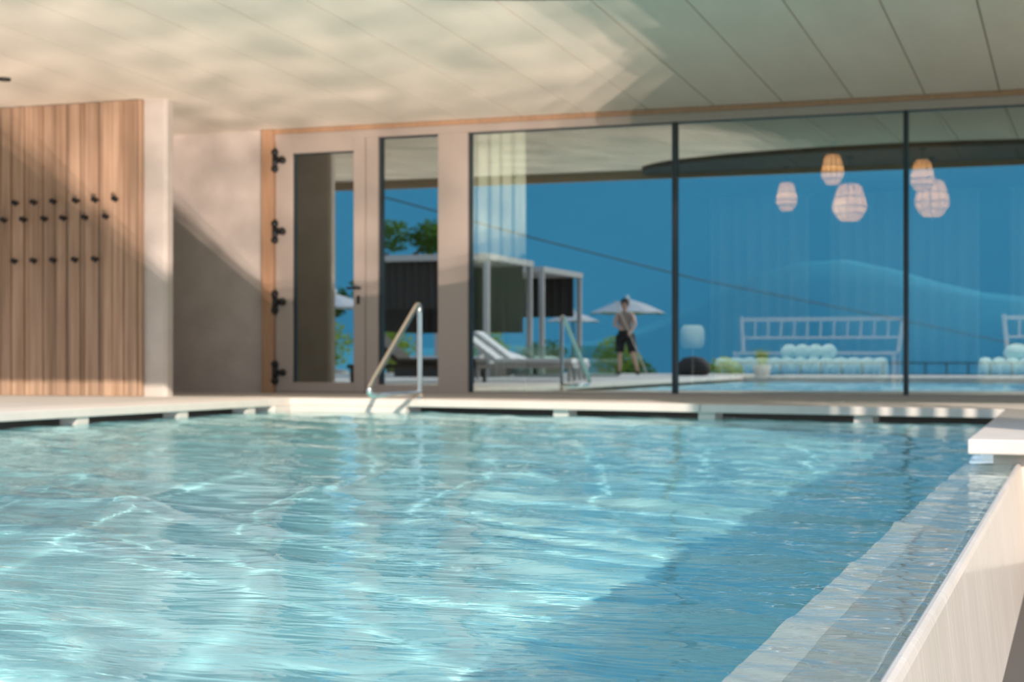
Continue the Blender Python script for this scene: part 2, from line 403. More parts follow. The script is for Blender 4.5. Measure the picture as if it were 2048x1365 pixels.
for f in ((3,2,1,0),(4,5,6,7),(0,1,5,4),(1,2,6,5),(2,3,7,6),(3,0,4,7)): bm.faces.new([vs[i] for i in f])
tag(obj('roof', bm, 'soffit_joint'), 'dark roof slab above the soffit', 'roof', kind='structure')
bm = nb(); box(bm, -16.2, 7.2, RE-.04, RE, 2.91, soff(RE)+.55)
tag(obj('roof_fascia', bm, 'fascia_board'), 'brown fascia board along the roof edge, reflected in the glass', 'fascia', kind='structure')

# stucco wall left of the door, and free standing wall with timber cladding
bm = nb(); box(bm, -16, -7.91, WY-.02, WY+.3, D-.2, CZ+.12)
tag(obj('wall_back', bm, 'stucco'), 'grey beige stucco wall between the timber wall and the door', 'wall', kind='structure')
bm = nb(); pts = []
r = .04
prism(bm, [(-14, 12.9), (-8.03, 12.9), (-8.0, 12.93), (-8.0, 13.02), (-8.03, 13.05), (-14, 13.05)], D-.1, soff(12.9)+.02)
tag(obj('wall_left', bm, 'stucco'), 'free standing plastered wall end right of the timber cladding', 'wall', kind='structure')
bm = nb(); box(bm, -14, -13.7, RE+1.5, 12.9, D-.1, soff(RE+1.5)+.02)
tag(obj('wall_far_left', bm, 'stucco'), 'plastered side wall at the far left of the terrace', 'wall', kind='structure')

pan = tag(empty('timber_wall_panel', (-9.5, 12.86, D)), 'vertical brown timber cladding with rows of black pegs at the left', 'wall panel')
bm = nb(); x = -8.23; rr = random.Random(5); ws = [.045, .10, .05, .115, .10, .05, .12, .045]; i = 0
H = soff(12.86) - D - .005
while x > -12.8:
    wd = ws[i % len(ws)]; i += 1
    dpt = .045 if wd > .06 else .03
    box(bm, x-wd+.007+9.5, x+9.5, -dpt+.02, .035, .0, H); x -= wd
obj('cladding', bm, 'timber_cladding', pan, bevel=.004)
PEG = [(-9.59,1.95),(-9.38,1.95),(-9.16,1.95),(-8.91,1.95),(-8.70,1.95),(-8.48,1.95),(-9.72,1.79),(-9.50,1.79),(-9.26,1.79),(-9.05,1.79),(-8.81,1.79),(-8.58,1.79),(-9.60,1.395),(-9.38,1.395),(-9.16,1.395),(-8.92,1.395),(-8.70,1.395),(-9.81,1.395),(-9.82,1.95)]
bm = nb(); tube(bm, [(0, .02, -.0), (0, -.05, 0)], .014, 12); tube(bm, [(0, -.045, 0), (0, -.07, 0.0)], .024, 14)
tube(bm, [(0, -.06, 0), (.03, -.065, -.028)], .014, 10)
peg0 = obj('coat_peg', bm, 'black_metal', pan, smooth=False, loc=(0, 0, 0)); peg0['label'] = 'short black metal peg'
for j, (x, z) in enumerate(PEG[:17]):
    p = peg0 if j == 0 else peg0.copy()
    if j: COL.objects.link(p); p.parent = pan
    p.location = (x+9.5, -.03, z-D)

# small recessed lamp in the soffit far left
bm = nb(); lathe(bm, [(0.0, 0), (.05, 0), (.055, .012), (.055, .03)], 20)
o = tag(obj('soffit_spotlight', bm, 'black_metal', loc=(-8.88, 11.7, soff(11.7)-.022)), 'small dark spotlight set in the soffit near the left border', 'spotlight')

# facade frame : z deck relative
def fz(z): return z + D
fr = tag(empty('window_frame', (-5, WY, D)), 'taupe wooden facade frame around door and windows', 'window frame', kind='structure')
def fpart(name, x0, x1, z0, z1, m='frame_taupe', y0=-.05, y1=.10, bev=.004):
    b = nb(); box(b, x0+5, x1+5, y0, y1, z0, z1); return obj(name, b, m, fr, bevel=bev)
fpart('edge_trim', -7.93, -7.80, -.05, 2.70, 'frame_edge_wood', -.10, .12)
fpart('edge_trim', -7.80, 3.2, 2.655, 2.70, 'frame_edge_wood', -.07, .12)
fpart('header', -7.80, 3.2, 2.575, 2.655)
fpart('header', -7.80, -6.64, 2.625, 2.575, y0=-.049)
fpart('post', -6.775, -6.645, -.05, 2.575)
fpart('post', -5.995, -5.68, -.05, 2.575)
fpart('sill', -6.645, -5.995, -.05, .09)
fpart('sill', -5.68, 3.2, -.05, .02)
fpart('threshold', -7.80, -6.775, -.05, .008)
for x in (-3.61, -1.486, 0.64, 2.76):
    fpart('mullion', x-.019, x+.019, .02, 2.575, 'mullion_dark', -.03, .06, 0)
fpart('glazing_bead', -5.68, -5.66, .02, 2.575, 'mullion_dark', -.01, .06, 0)
fpart('glazing_bead', -6.645, -6.62, .09, 2.575, 'mullion_dark', -.01, .06, 0)
fpart('glazing_bead', -5.68, 3.2, 2.565, 2.578, 'mullion_dark', -.01, .06, 0)
fpart('glazing_bead', -6.645, -5.995, 2.565, 2.578, 'mullion_dark', -.01, .06, 0)

def window(n, x0, x1, z0, z1, lab):
    b = nb(); box(b, x0, x1, -.004, .004, z0, z1)
    return tag(obj('window_%d' % n, b, 'facade_glass', loc=(0, WY+.03, D)), lab, 'window', kind='structure')
window(1, -6.62, -5.995, .09, 2.565, 'narrow window pane between door and wide post')
window(2, -5.66, -3.629, .02, 2.565, 'large reflecting pane with the curtain behind it')
window(3, -3.591, -1.505, .02, 2.565, 'large reflecting pane between the two dark mullions')
window(4, -1.467, .621, .02, 2.565, 'large reflecting pane at the right border')
window(5, .659, 2.741, .02, 2.565, 'large reflecting pane beyond the right border')

door = tag(empty('door_1', (-7.29, WY, D)), 'taupe framed glass door with black hinges on its left edge', 'door', kind='structure')
bm = nb()
for a in ((-.505, -.31, -.045, .04, .012, 2.62), (.375, .505, -.045, .04, .012, 2.62), (-.31, .375, -.045, .04, .012, .11), (-.31, .375, -.045, .04, 2.45, 2.62)): box(bm, *a)
obj('door_leaf', bm, 'frame_taupe', door, bevel=.006)
bm = nb()
for a in ((-.31, -.285, -.02, .03, .11, 2.45), (-.285, .375, -.02, .03, 2.435, 2.45)): box(bm, *a)
obj('glazing_bead', bm, 'mullion_dark', door)
bm = nb(); box(bm, -.285, .375, -.004, .004, .11, 2.435); g = obj('pane', bm, 'facade_glass', door)
bm = nb(); tube(bm, [(-.5, -.075, -.085), (-.5, -.075, .085)], .030, 12); box(bm, -.505, -.41, -.085, -.045, -.024, .024)
ball(bm, (-.5, -.075, .085), .040, sub=2); ball(bm, (-.5, -.075, -.085), .040, sub=2); ball(bm, (-.41, -.07, 0), .036, sub=2)
h0 = obj('hinge', bm, 'black_metal', door, smooth=True)
for j, z in enumerate((2.38, 1.65, .93, .21)):
    h = h0 if j == 0 else h0.copy()
    if j: COL.objects.link(h); h.parent = door
    h.location = (.0, 0, z)
bm = nb(); tube(bm, [(.43, -.04, 1.06), (.43, -.10, 1.06)], .012, 10); tube(bm, [(.43, -.10, 1.06), (.33, -.105, 1.06)], .013, 10); lathe(bm, [(.0, 0), (.03, 0), (.03, .02), (0, .02)], 16, (.43, -.05, 1.05))
obj('door_handle', bm, 'black_metal', door, smooth=False)
bm = nb(); box(bm, .415, .447, -.055, -.045, .90, .985); obj('lock_plate', bm, 'black_metal', door, bevel=.003)

# interior shell
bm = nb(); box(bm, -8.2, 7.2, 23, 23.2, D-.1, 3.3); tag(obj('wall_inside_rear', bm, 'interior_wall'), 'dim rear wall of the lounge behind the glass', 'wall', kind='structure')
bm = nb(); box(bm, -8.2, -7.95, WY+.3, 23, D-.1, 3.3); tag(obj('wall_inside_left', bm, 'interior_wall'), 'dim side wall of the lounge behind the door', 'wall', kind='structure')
bm = nb(); box(bm, 7.0, 7.2, WY+.1, 15.4, D-.1, 3.3); box(bm, 7.0, 7.2, 22.4, 23, D-.1, 3.3); tag(obj('wall_inside_right', bm, 'interior_wall'), 'dim right wall of the lounge', 'wall', kind='structure')  # unseen wall; wide gap added to let sky light into the lounge
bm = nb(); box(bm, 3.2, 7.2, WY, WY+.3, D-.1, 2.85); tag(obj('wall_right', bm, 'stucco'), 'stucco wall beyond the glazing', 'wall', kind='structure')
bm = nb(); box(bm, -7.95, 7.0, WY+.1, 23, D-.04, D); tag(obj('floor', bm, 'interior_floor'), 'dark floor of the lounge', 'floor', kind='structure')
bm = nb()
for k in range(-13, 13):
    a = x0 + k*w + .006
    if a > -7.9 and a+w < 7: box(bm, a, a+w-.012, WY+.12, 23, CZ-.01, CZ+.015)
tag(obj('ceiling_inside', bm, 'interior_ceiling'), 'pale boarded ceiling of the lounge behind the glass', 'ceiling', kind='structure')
bm = nb(); pl = [(-5.6, RE+.02)] + [(-2.0-3.6*math.cos(math.pi*k/48), RE+.02+2.22*math.sin(math.pi*k/48)) for k in range(1, 48)] + [(1.6, RE+.02)]
lo = [bm.verts.new((x, y, soff(y)-.06)) for x, y in pl]; hi = [bm.verts.new((x, y, soff(y)+.004)) for x, y in pl]
bm.faces.new(lo); bm.faces.new(hi[::-1])
for i in range(len(pl)): bm.faces.new((lo[i], lo[(i+1) % len(pl)], hi[(i+1) % len(pl)], hi[i]))
tag(obj('ceiling_raft', bm, 'dark_panel'), 'dark half oval panel under the soffit at the roof edge, reflected in the glass', 'ceiling panel', kind='structure')

# curtains
def curtain(x0, x1, y, label, amp=.035, per=.13, name='sheer_curtain'):
    b = nb(); n = int((x1-x0)/.012); cols = []
    for i in range(n+1):
        x = x0 + (x1-x0)*i/n; ph = 2*math.pi*(x-x0)/per
        cols.append([b.verts.new((x-x0, amp*(.75+.25*math.cos(zz*5+x*9))*math.sin(ph+.35*math.sin(ph*.37+zz)), zz*2.62)) for zz in (0, .33, .66, 1)])
    for A, B in zip(cols, cols[1:]):
        for k in range(3): b.faces.new((A[k], B[k], B[k+1], A[k+1]))
    t = tag(empty('curtain', (x0, y, D+.02)), label, 'curtain')
    o = obj('curtain_fabric', b, name, t, smooth=True)
    s = o.modifiers.new('thickness', 'SOLIDIFY'); s.thickness = .003
    b = nb(); tube(b, [(-.03, 0, 2.63), (x1-x0+.03, 0, 2.63)], .014, 8); obj('curtain_rail', b, 'grey_metal', t)
    return t
curtain(-5.78, -5.2, 15.0, 'gathered pale green sheer curtain behind the left end of the big glazing')
curtain(-5.0, -3.6, 22.5, 'faint pale curtain at the rear of the lounge behind the first big pane', .05, .2)
curtain(-3.3, -1.3, 22.5, 'faint pale curtain at the rear of the lounge between the dark mullions', .05, .2)
curtain(-.9, 0.6, 22.5, 'faint pale curtain at the rear of the lounge near the right border', .05, .2)

# pendants
def pendant(x, y, z, wd, h, lab):
    t = tag(empty('pendant_lamp', (x, y, z)), lab, 'pendant lamp', 'woven pendant lamps in the lounge')
    b = nb(); pr = [(.25, .5), (.34, .42), (.42, .2), (.5, -.12), (.46, -.25), (.34, -.42), (.27, -.5)]
    sh = []
    for k in range(28):   # woven drop shaped shade with ribs
        pass
    lathe(b, [(a*wd, c*h) for a, c in [(0, .505)] + pr + [(0, -.505)]], 28, caps=False)
    o = obj('lamp_shade', b, 'woven_lamp', t, smooth=True)
    b = nb()
    for a, c in ((.44, .15), (.505, -.12), (.4, -.32)):
        tube(b, [(a*wd*math.cos(q_), a*wd*math.sin(q_), c*h) for q_ in [2*math.pi*k/28 for k in range(28)]], .006, 6, closed=True)
    for k in range(12):
        q_ = 2*math.pi*k/12; tube(b, [(a*wd*1.01*math.cos(q_), a*wd*1.01*math.sin(q_), c*h) for a, c in pr], .004, 5)
    obj('rib', b, 'pale_wood', t)
    b = nb(); top = (CZ-.01) - z; tube(b, [(0, 0, .48*h), (0, 0, top)], .004, 6); lathe(b, [(0, -.02), (.04, -.02), (.045, .004), (0, .004)], 14, (0, 0, top)); obj('cord', b, 'black_metal', t)
    ld = bpy.data.lights.new('bulb', 'POINT'); lo_ = bpy.data.objects.new('bulb', ld); COL.objects.link(lo_); lo_.parent = t; lo_.location = (0, 0, 0); ld.energy = 6 if wd > .3 else 3.2; ld.color = (1, .85, .7); ld.shadow_soft_size = 0.0

pendant(-2.54, 17.46, 2.51, .25, .32, 'small warm pendant lamp hanging highest, against the dark strip over the reflected mountains')
pendant(-3.39, 19.49, 2.44, .26, .34, 'small faint pendant lamp hanging leftmost, low over the lounge')
pendant(-2.53, 18.74, 2.27, .40, .42, 'large faint pendant lamp hanging left of the right dark mullion')
pendant(-1.67, 18.30, 2.50, .27, .34, 'small warm pendant lamp just right of the right dark mullion')
pendant(-1.64, 19.16, 2.33, .40, .42, 'large faint pendant lamp overlapping the small one at the right')

for x in (-4.1, -3.0, -1.05, -.3, .8):  # added fill spots brightening sofas and bench, set as ceiling downlights
    t = tag(empty('added_downlight', (x, 17.9, CZ-.012)), 'added ceiling downlight brightening the lounge furniture', 'added fill light', 'added fill lights in the lounge')
    b = nb(); lathe(b, [(.035, .004), (.05, .004), (.05, -.006), (.035, -.006)], 20, caps=False); obj('trim_ring', b, 'grey_metal', t)
    ld = bpy.data.lights.new('added_downlight_spot', 'SPOT'); lo_ = bpy.data.objects.new('added_downlight_spot', ld); COL.objects.link(lo_); lo_.parent = t; lo_.location = (0, 0, -.01)
    lo_.rotation_euler = (R(14), 0, 0); ld.energy = 140; ld.color = (1, .93, .84); ld.spot_size = R(100); ld.spot_blend = .6; ld.shadow_soft_size = 0
# sofas : channel tufted
def sofa(x, y, L, lab, back=None):
    t = tag(empty('sofa', (x, y, D)), lab, 'sofa')
    b = nb(); n = int(L/.14)
    for k in range(n):
        g = nb(); lathe(g, [(0, .09), (.05, .095), (.072, .12), (.076, .2), (.074, .30), (.055, .355), (0, .37)], 14)
        for v in g.verts: v.co = Vector((v.co.x*L/n/.14+(k+.5)*L/n, v.co.y*4.6+.36, v.co.z))
        tmp = bpy.data.meshes.new('tmp'); g.to_mesh(tmp); g.free(); b.from_mesh(tmp); bpy.data.meshes.remove(tmp)
    box(b, .05, L-.05, .08, .64, .11, .33)
    obj('seat', b, 'mint_fabric', t, smooth=True)
    b = nb(); box(b, .03, L-.03, .03, .67, .06, .13); obj('base', b, 'pale_wood', t, bevel=.01)
    for (px, py) in ((.12, .08), (L-.12, .08), (.12, .6), (L-.12, .6)):
        b = nb(); box(b, px-.03, px+.03, py-.03, py+.03, 0, .07); obj('leg', b, 'pale_wood', t)
    if back:
        b = nb(); 
        for k in range(4): ball(b, (back[0]+(k+.5)*(back[1]-back[0])/4, .45, .43), 1, (back[1]-back[0])/4*.66, .13, .09, 3)
        obj('back_cushion', b, 'mint_fabric', t, smooth=True)
sofa(-4.02, 18.1, 1.95, 'low mint channel tufted sofa between the dark mullions', (.75, 1.35))
sofa(-1.09, 18.3, 1.6, 'low mint channel tufted sofa at the right border', (.3, 1.1))

def bench(x, y, L, lab):
    t = tag(empty('spindle_bench', (x, y, D)), lab, 'bench')
    for s in (0, 1):
        b = nb(); tube(b, [(s*L, .0, .0), (s*L, .0, .42), (s*L+(-.05 if s == 0 else .05), .12, .88)], .03, 8); obj('back_post', b, 'pale_wood', t)
        b = nb(); tube(b, [(s*L, -.5, 0), (s*L, -.5, .42)], .028, 8); obj('leg', b, 'pale_wood', t)
    b = nb(); box(b, -.04, L+.04, .10, .14, .82, .87); obj('top_rail', b, 'pale_wood', t)
    b = nb(); box(b, -.03, L+.03, -.53, .03, .40, .44); obj('seat', b, 'pale_wood', t)
    b = nb(); box(b, -.02, L+.02, .03, .06, .60, .63); obj('lower_rail', b, 'pale_wood', t)
    for k in range(11):
        xx = (k+.8)*L/11.6
        b = nb(); tube(b, [(xx, .045, .61), (xx, .12, .84)], .013, 6); obj('spindle', b, 'pale_wood', t)
bench(-4.0, 19.9, 1.9, 'pale wooden bench with spindle back behind the mint sofa')
bench(-0.83, 19.9, 1.9, 'pale wooden bench with spindle back at the right border')

t = tag(empty('side_table_lamp', (-4.47, 19.11, D)), 'pale round shaded lamp on a slim stand left of the mint sofa', 'lamp')
bm = nb(); lathe(bm, [(0, .48), (.11, .48), (.145, .53), (.15, .62), (.145, .71), (.11, .76), (0, .76)], 24); obj('lamp_shade', bm, 'sheer_curtain', t, smooth=True)
bm = nb(); lathe(bm, [(0, 0), (.12, 0), (.12, .015), (.012, .03), (.012, .48), (0, .48)], 16); obj('base', bm, 'grey_metal', t)

# ---------------------------------------------------------------- handrail
rail = tag(empty('pool_handrail', (-5.376, 12.73, D)), 'bent chrome handrail leaning over the water at the entry corner', 'handrail')
top, foot, rb = .856, -1.14, .09
pts = [(0, 0, .03)]
A = Vector((0, 0, .10)); B = Vector((0, 0, top)); Cc = Vector((0, foot, .05))
def fillet(P, Q, S, r, n=7):
    d1 = (P-Q).normalized(); d2 = (S-Q).normalized(); ang = d1.angle(d2); tl = min(r/math.tan(ang/2), (P-Q).length*.45, (S-Q).length*.45)
    p1 = Q+d1*tl; p2 = Q+d2*tl; out = []
    for k in range(n+1):
        s = k/n; out.append(p1*(1-s)**2 + Q*2*s*(1-s) + p2*s*s)
    return out
Pm = Vector((0, -.02, .055))
loop = fillet(Pm, B, Cc, .06) + fillet(B, Cc, Pm, .07) + [Pm]
bm = nb(); tube(bm, [Vector((0, 0, 0)), Vector((0, 0, .055))] + loop, .022, 16)
obj('rail_tube', bm, 'chrome', rail, smooth=True)
bm = nb(); lathe(bm, [(0, 0), (.05, 0), (.05, .012), (.03, .02), (0, .02)], 24); obj('base_flange', bm, 'chrome', rail, smooth=False)

# ---------------------------------------------------------------- unseen slatted screen added right of the pool to shade and stripe the far coping
scr = tag(empty('added_slat_screen', (1.2, 5.9, D)), 'unseen slatted timber screen added right of the pool to stripe the far coping', 'screen')
bm = nb(); box(bm, -.04, .04, 0, 1.35, -.75, 3.9); obj('solid_panel', bm, 'slat_wood', scr)
for k in range(7):
    bm = nb(); box(bm, -.01, .01, 1.46+k*.26, 1.46+k*.26+.13, -.08, 3.9); obj('slat', bm, 'slat_wood', scr)
bm = nb(); box(bm, -.07, .07, -.02, 3.2, 3.9, 4.0); obj('top_rail', bm, 'slat_wood', scr)

# ---------------------------------------------------------------- garden and terrace behind the camera (seen in the glass)
bm = nb(); prism(bm, [(-80, -60), (60, -60), (60, 30), (8, 30), (8, 7.1), (.9, 7.1), (.9, -9), (-40, -9), (-80, -9)], -1.2, -.5)
tag(obj('lawn', bm, 'grass'), 'green lawn beyond the terrace, reflected in the glass', 'lawn', kind='structure')
bm = nb(); box(bm, -6.62, .9, -9, -3.5, -1.2, D-.02); tag(obj('terrace_end', bm, 'terrace_stone'), 'terrace at the near end of the pool behind the camera', 'paving', kind='structure')
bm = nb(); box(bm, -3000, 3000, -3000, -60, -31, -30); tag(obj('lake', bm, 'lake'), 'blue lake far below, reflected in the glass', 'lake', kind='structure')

def mountain(name, y, x0, x1, h, seed, m, lab, depth):
    rng = random.Random(seed); b = nb(); n = 90; rows = []
    ph = [rng.uniform(0, 6.28) for _ in range(8)]
    for j in range(9):
        s = j/8; row = []
        for i in range(n+1):
            u_ = i/n; x = x0+(x1-x0)*u_
            ridge = h(x) + sum(h(x)*.012/(k+1)*math.sin((k+1)*x*.009+ph[k]) for k in range(6))
            zz = -32 + (ridge+32)*(math.sin(s*math.pi/2)**.9) + (s*(1-s))*22*math.sin(x*.02+s*5+ph[j % 8])
            row.append(b.verts.new((x, y - depth*s + (1-s)*s*60*math.sin(x*.013+ph[0]), zz)))
        rows.append(row)
    back = [b.verts.new((v.co.x, v.co.y-depth*.8, -32)) for v in rows[-1]]; rows.append(back)
    for A_, B_ in zip(rows, rows[1:]):
        for i in range(n): b.faces.new((A_[i], A_[i+1], B_[i+1], B_[i]))
    return tag(obj(name, b, m, smooth=True), lab, 'mountain', kind='structure')
mountain('mountain_range', -1500, -2600, 2600, lambda x: 218 + 75/(1+math.exp(-(x+850)/45)) + 10*math.sin(x*.006), 2, 'far_mountain_painted_haze', 'tall mountain range across the lake, its blue haze put into the colour, reflected in the glass', 500)
mountain('mountain_ridge', -1000, -1500, 1500, lambda x: 10 + 62*math.exp(-((x+188)/110)**2) + 40*math.exp(-((x-60)/160)**2), 5, 'near_mountain_painted_haze', 'lower ridge painted haze blue in front of the mountain range, reflected in the glass', 200)

def cabana(x, y, wx_, dy_, lab, side):
    t = tag(empty('cabana', (x, y, D)), lab, 'cabana', 'cabanas on the pool terrace'); hh = 2.40
    for (px, py) in ((0, 0), (wx_, 0), (0, dy_), (wx_, dy_)):
        b = nb(); box(b, px-.05, px+.05, py-.05, py+.05, 0, hh-.12); obj('post', b, 'grey_metal', t)
    b = nb(); box(b, -.07, wx_+.07, -.07, dy_+.07, hh-.12, hh); obj('roof', b, 'grey_metal', t)
    b = nb(); n = 40      # curtain along the rear and the left side
    def pleat(p, q, z0, z1, nm):
        b = nb(); P = Vector(p); Q = Vector(q); d = (Q-P); nn = Vector((-d.y, d.x, 0)).normalized(); cols = []
        for i in range(61):
            s = P + d*i/60 + nn*.03*math.sin(i*1.1); cols.append((b.verts.new((s.x, s.y, z0)), b.verts.new((s.x, s.y, z1))))
        for A_, B_ in zip(cols, cols[1:]): b.faces.new((A_[0], B_[0], B_[1], A_[1]))
        o = obj(nm, b, 'dark_fabric', t); s = o.modifiers.new('thickness', 'SOLIDIFY'); s.thickness = .008
    pleat((.1, .12, 0), (wx_-.1, .12, 0), 1.35 if side else .9, hh-.12, 'rear_curtain')
    pleat((.12, .1, 0), (.12, dy_-.1, 0), .9, hh-.12, 'side_curtain')
    pleat((.1, dy_-.12, 0), (wx_*.75, dy_-.12, 0), 1.35, hh-.12, 'front_blind')
    b = nb(); box(b, .35, wx_-.35, .35, dy_-.6, .18, .42); obj('daybed', b, 'lounger_fabric', t, bevel=.05)
    b = nb(); box(b, .3, wx_-.3, .3, dy_-.55, 0, .18); obj('daybed_base', b, 'wicker', t)
cabana(-13.35, -2.1, 2.5, 2.55, 'dark curtained cabana nearest the glass, reflected left of the first big pane', 0)
cabana(-13.75, -6.9, 2.5, 2.8, 'second dark cabana with open lower side, reflected beside the parasol', 1)

def lounger(x, y, rz, lab, back, frame, tilt=38):
    t = tag(empty('sun_lounger', (x, y, D), rz), lab, 'sun lounger')
    b = nb(); box(b, -.33, .33, 0, 1.25, .27, .36); obj('mattress', b, back, t, bevel=.03)
    b = nb(); ca, sa = math.cos(R(tilt)), math.sin(R(tilt))
    for_ = [(0, .30), (.0-.78*ca, .30+.78*sa), (0-.78*ca+.06*sa, .30+.78*sa+.07*ca), (.06*sa, .37)]
    A_ = [b.verts.new((-.33, yy, zz)) for yy, zz in for_]; B_ = [b.verts.new((.33, yy, zz)) for yy, zz in for_]
    for i in range(4): b.faces.new((A_[i], A_[(i+1) % 4], B_[(i+1) % 4], B_[i]))
    b.faces.new(A_); b.faces.new(B_[::-1]); obj('backrest', b, back, t, bevel=.02)
    b = nb(); box(b, -.36, .36, -.72, 1.27, .21, .27); obj('frame', b, frame, t)
    for (px, py) in ((-.32, -.65), (.32, -.65), (-.32, 1.2), (.32, 1.2)):
        b = nb(); box(b, px-.025, px+.025, py-.025, py+.025, 0, .21); obj('leg', b, frame, t)
lounger(-8.75, 5.6, R(-100), 'pale grey sun lounger with raised back, reflected left in the first big pane', 'lounger_fabric', 'grey_metal')
lounger(-9.1, 3.9, R(-100), 'pale grey sun lounger behind the front one, reflected in the first big pane', 'lounger_fabric', 'grey_metal')
lounger(-10.3, -0.1, R(-95), 'pale sun lounger beyond the glass screens, reflected near the handrail', 'white_fabric', 'grey_metal', 20)
lounger(-9.65, 7.3, R(-95), 'dark woven sun lounger with raised back, reflected in the narrow window', 'wicker', 'wicker', 42)

def parasol(x, y, zt, r, lab, sq=8, zb=-.5):
    t = tag(empty('parasol', (x, y, zb)), lab, 'parasol', 'parasols around the terrace'); zt -= zb
    b = nb(); apex = b.verts.new((0, 0, zt)); rim = []; mid = []
    for k in range(sq*2):
        a = math.pi*k/sq; rad = r*(1 if k % 2 == 0 else .94)
        mid.append(b.verts.new((rad*.5*math.cos(a), rad*.5*math.sin(a), zt-.17*r*.9))); rim.append(b.verts.new((rad*math.cos(a), rad*math.sin(a), zt-.42*r*.9+(.03 if k % 2 else 0))))
    n = sq*2
    for k in range(n):
        b.faces.new((apex, mid[k], mid[(k+1) % n])); b.faces.new((mid[k], rim[k], rim[(k+1) % n], mid[(k+1) % n]))
    o = obj('canopy', b, 'parasol_fabric', t); s = o.modifiers.new('thickness', 'SOLIDIFY'); s.thickness = .01
    b = nb(); lathe(b, [(0, 0), (.07, 0), (.07, .06), (.03, .12), (0, .13)], 12, (0, 0, zt)); obj('finial', b, 'white_fabric', t)
    b = nb(); tube(b, [(0, 0, .02), (0, 0, zt-.02)], .03, 10); obj('pole', b, 'brown_wood', t)
    b = nb(); lathe(b, [(0, 0), (.35, 0), (.35, .07), (.06, .1), (0, .1)], 20); obj('base', b, 'grey_metal', t)
    for k in range(sq):
        a = 2*math.pi*k/sq; b = nb(); tube(b, [(.05*math.cos(a), .05*math.sin(a), zt-.03), (r*.97*math.cos(a), r*.97*math.sin(a), zt-.40*r)], .012, 5); obj('rib', b, 'brown_wood', t)
parasol(-14.72, -23.74, 2.55, 1.35, 'pale grey parasol above the standing person in the reflection')
parasol(-17.4, -26.0, 2.2, 1.0, 'smaller pale parasol left of the person, reflected above the handrail')
parasol(-18.0, -7.6, 2.15, 1.0, 'white parasol reflected through the lower half of the door glass', zb=D)

for i, (x, y, lab) in enumerate(((-9.2, -1.3, 'low greenish glass screen right of the handrail reflection'), (-10.3, -1.0, 'low greenish glass screen behind the handrail reflection'))):
    t = tag(empty('glass_screen', (x, y, D)), lab, 'glass screen', 'low glass screens on the terrace')
    bm = nb(); box(bm, -.5, .5, -.006, .006, .03, .62); obj('pane', bm, 'screen_glass', t)
    bm = nb(); box(bm, -.5, .5, -.02, .02, 0, .04); obj('foot_rail', bm, 'grey_metal', t)

def foliage(name, c, rad, n, size, m, parent, seed, squash=1):
    rg = random.Random(seed); b = nb()
    for _ in range(n):
        v = Vector((rg.gauss(0, 1), rg.gauss(0, 1), rg.gauss(0, 1))).normalized()*(rg.random()**.35)
        p = Vector((c[0]+v.x*rad[0], c[1]+v.y*rad[1], c[2]+v.z*rad[2]))
        a = Vector((rg.uniform(-1, 1), rg.uniform(-1, 1), rg.uniform(-.6, .6))).normalized(); d = a.orthogonal().normalized()
        s = size*rg.uniform(.6, 1.3)
        q_ = [b.verts.new(p-a*s), b.verts.new(p+d*s*.45), b.verts.new(p+a*s), b.verts.new(p-d*s*.45)]
        b.faces.new(q_)
    return obj(name, b, m, parent)
def shrub(x, y, r, h, lab, m='leaf', seed=1, z=D, n=700):
    t = tag(empty('shrub', (x, y, z)), lab, 'shrub')
    b = nb(); rg = random.Random(seed)
    for k in range(6):
        a = rg.uniform(0, 6.28); tube(b, [(0, 0, -.02), (r*.4*math.cos(a), r*.4*math.sin(a), h*.6)], .015, 5)
    obj('stem', b, 'bark', t)
    foliage('foliage', (0, 0, h*.55), (r, r, h*.5), n, .07, m, t, seed)
shrub(-12.0, -12.9, .7, 1.55, 'broad yellow green shrub behind the person in the reflection', 'leaf_bright', 2, -.5+.02, 1300)
shrub(-14.2, -13.2, .85, 1.45, 'dark green shrub left of the person in the reflection', 'leaf', 3, -.5+.02, 1300)
shrub(-14.9, -10.4, .7, 1.7, 'green shrub reflected low through the door glass', 'leaf_bright', 4, -.5+.02, 900)
shrub(-16.0, -6.4, .7, 1.3, 'green shrub reflected behind the dark lounger', 'leaf_bright', 5, D, 1000)
shrub(-17.6, -6.1, .75, 1.3, 'round green shrub reflected beside the door handle', 'leaf_bright', 6, D, 1000)
shrub(-8.4, -9.9, .5, .95, 'tufty shrub at the end of the terrace in the reflection', 'leaf_bright', 8, -.5+.02, 600)
shrub(-10.9, -11.0, .5, .9, 'low shrub behind the glass screens in the reflection', 'leaf', 9, -.5+.02, 600)
def tree(x, y, h, r, lab, seed):
    t = tag(empty('tree', (x, y, -.5)), lab, 'tree'); rg = random.Random(seed)
    b = nb(); tube(b, [(0, 0, -.05), (.1, .05, h*.4), (-.1, .1, h*.8)], [.16, .11, .05], 9)
    ends = []
    for k in range(7):
        a = rg.uniform(0, 6.28); z0_ = h*rg.uniform(.4, .7); e_ = (r*.8*math.cos(a), r*.8*math.sin(a), z0_+h*rg.uniform(.05, .3)); ends.append(e_)
        tube(b, [(0, 0, z0_), tuple(.5*v for v in e_[:2]) + ((z0_+e_[2])/2+.1,), e_], [.05, .035, .015], 6)
    obj('trunk', b, 'bark', t)
    bb = nb(); bb.free()
    for k, e_ in enumerate(ends + [(0, 0, h*.9)]):
        foliage('foliage', e_, (r*.45, r*.45, r*.3), 330, .11, 'leaf', t, seed*10+k)
tree(-19.1, -13.6, 5.1, 1.65, 'tree with layered branches reflected in the narrow window', 4)
tree(-20.6, -10.6, 4.3, 1.2, 'tree reflected behind the right edge of the door glass', 9)

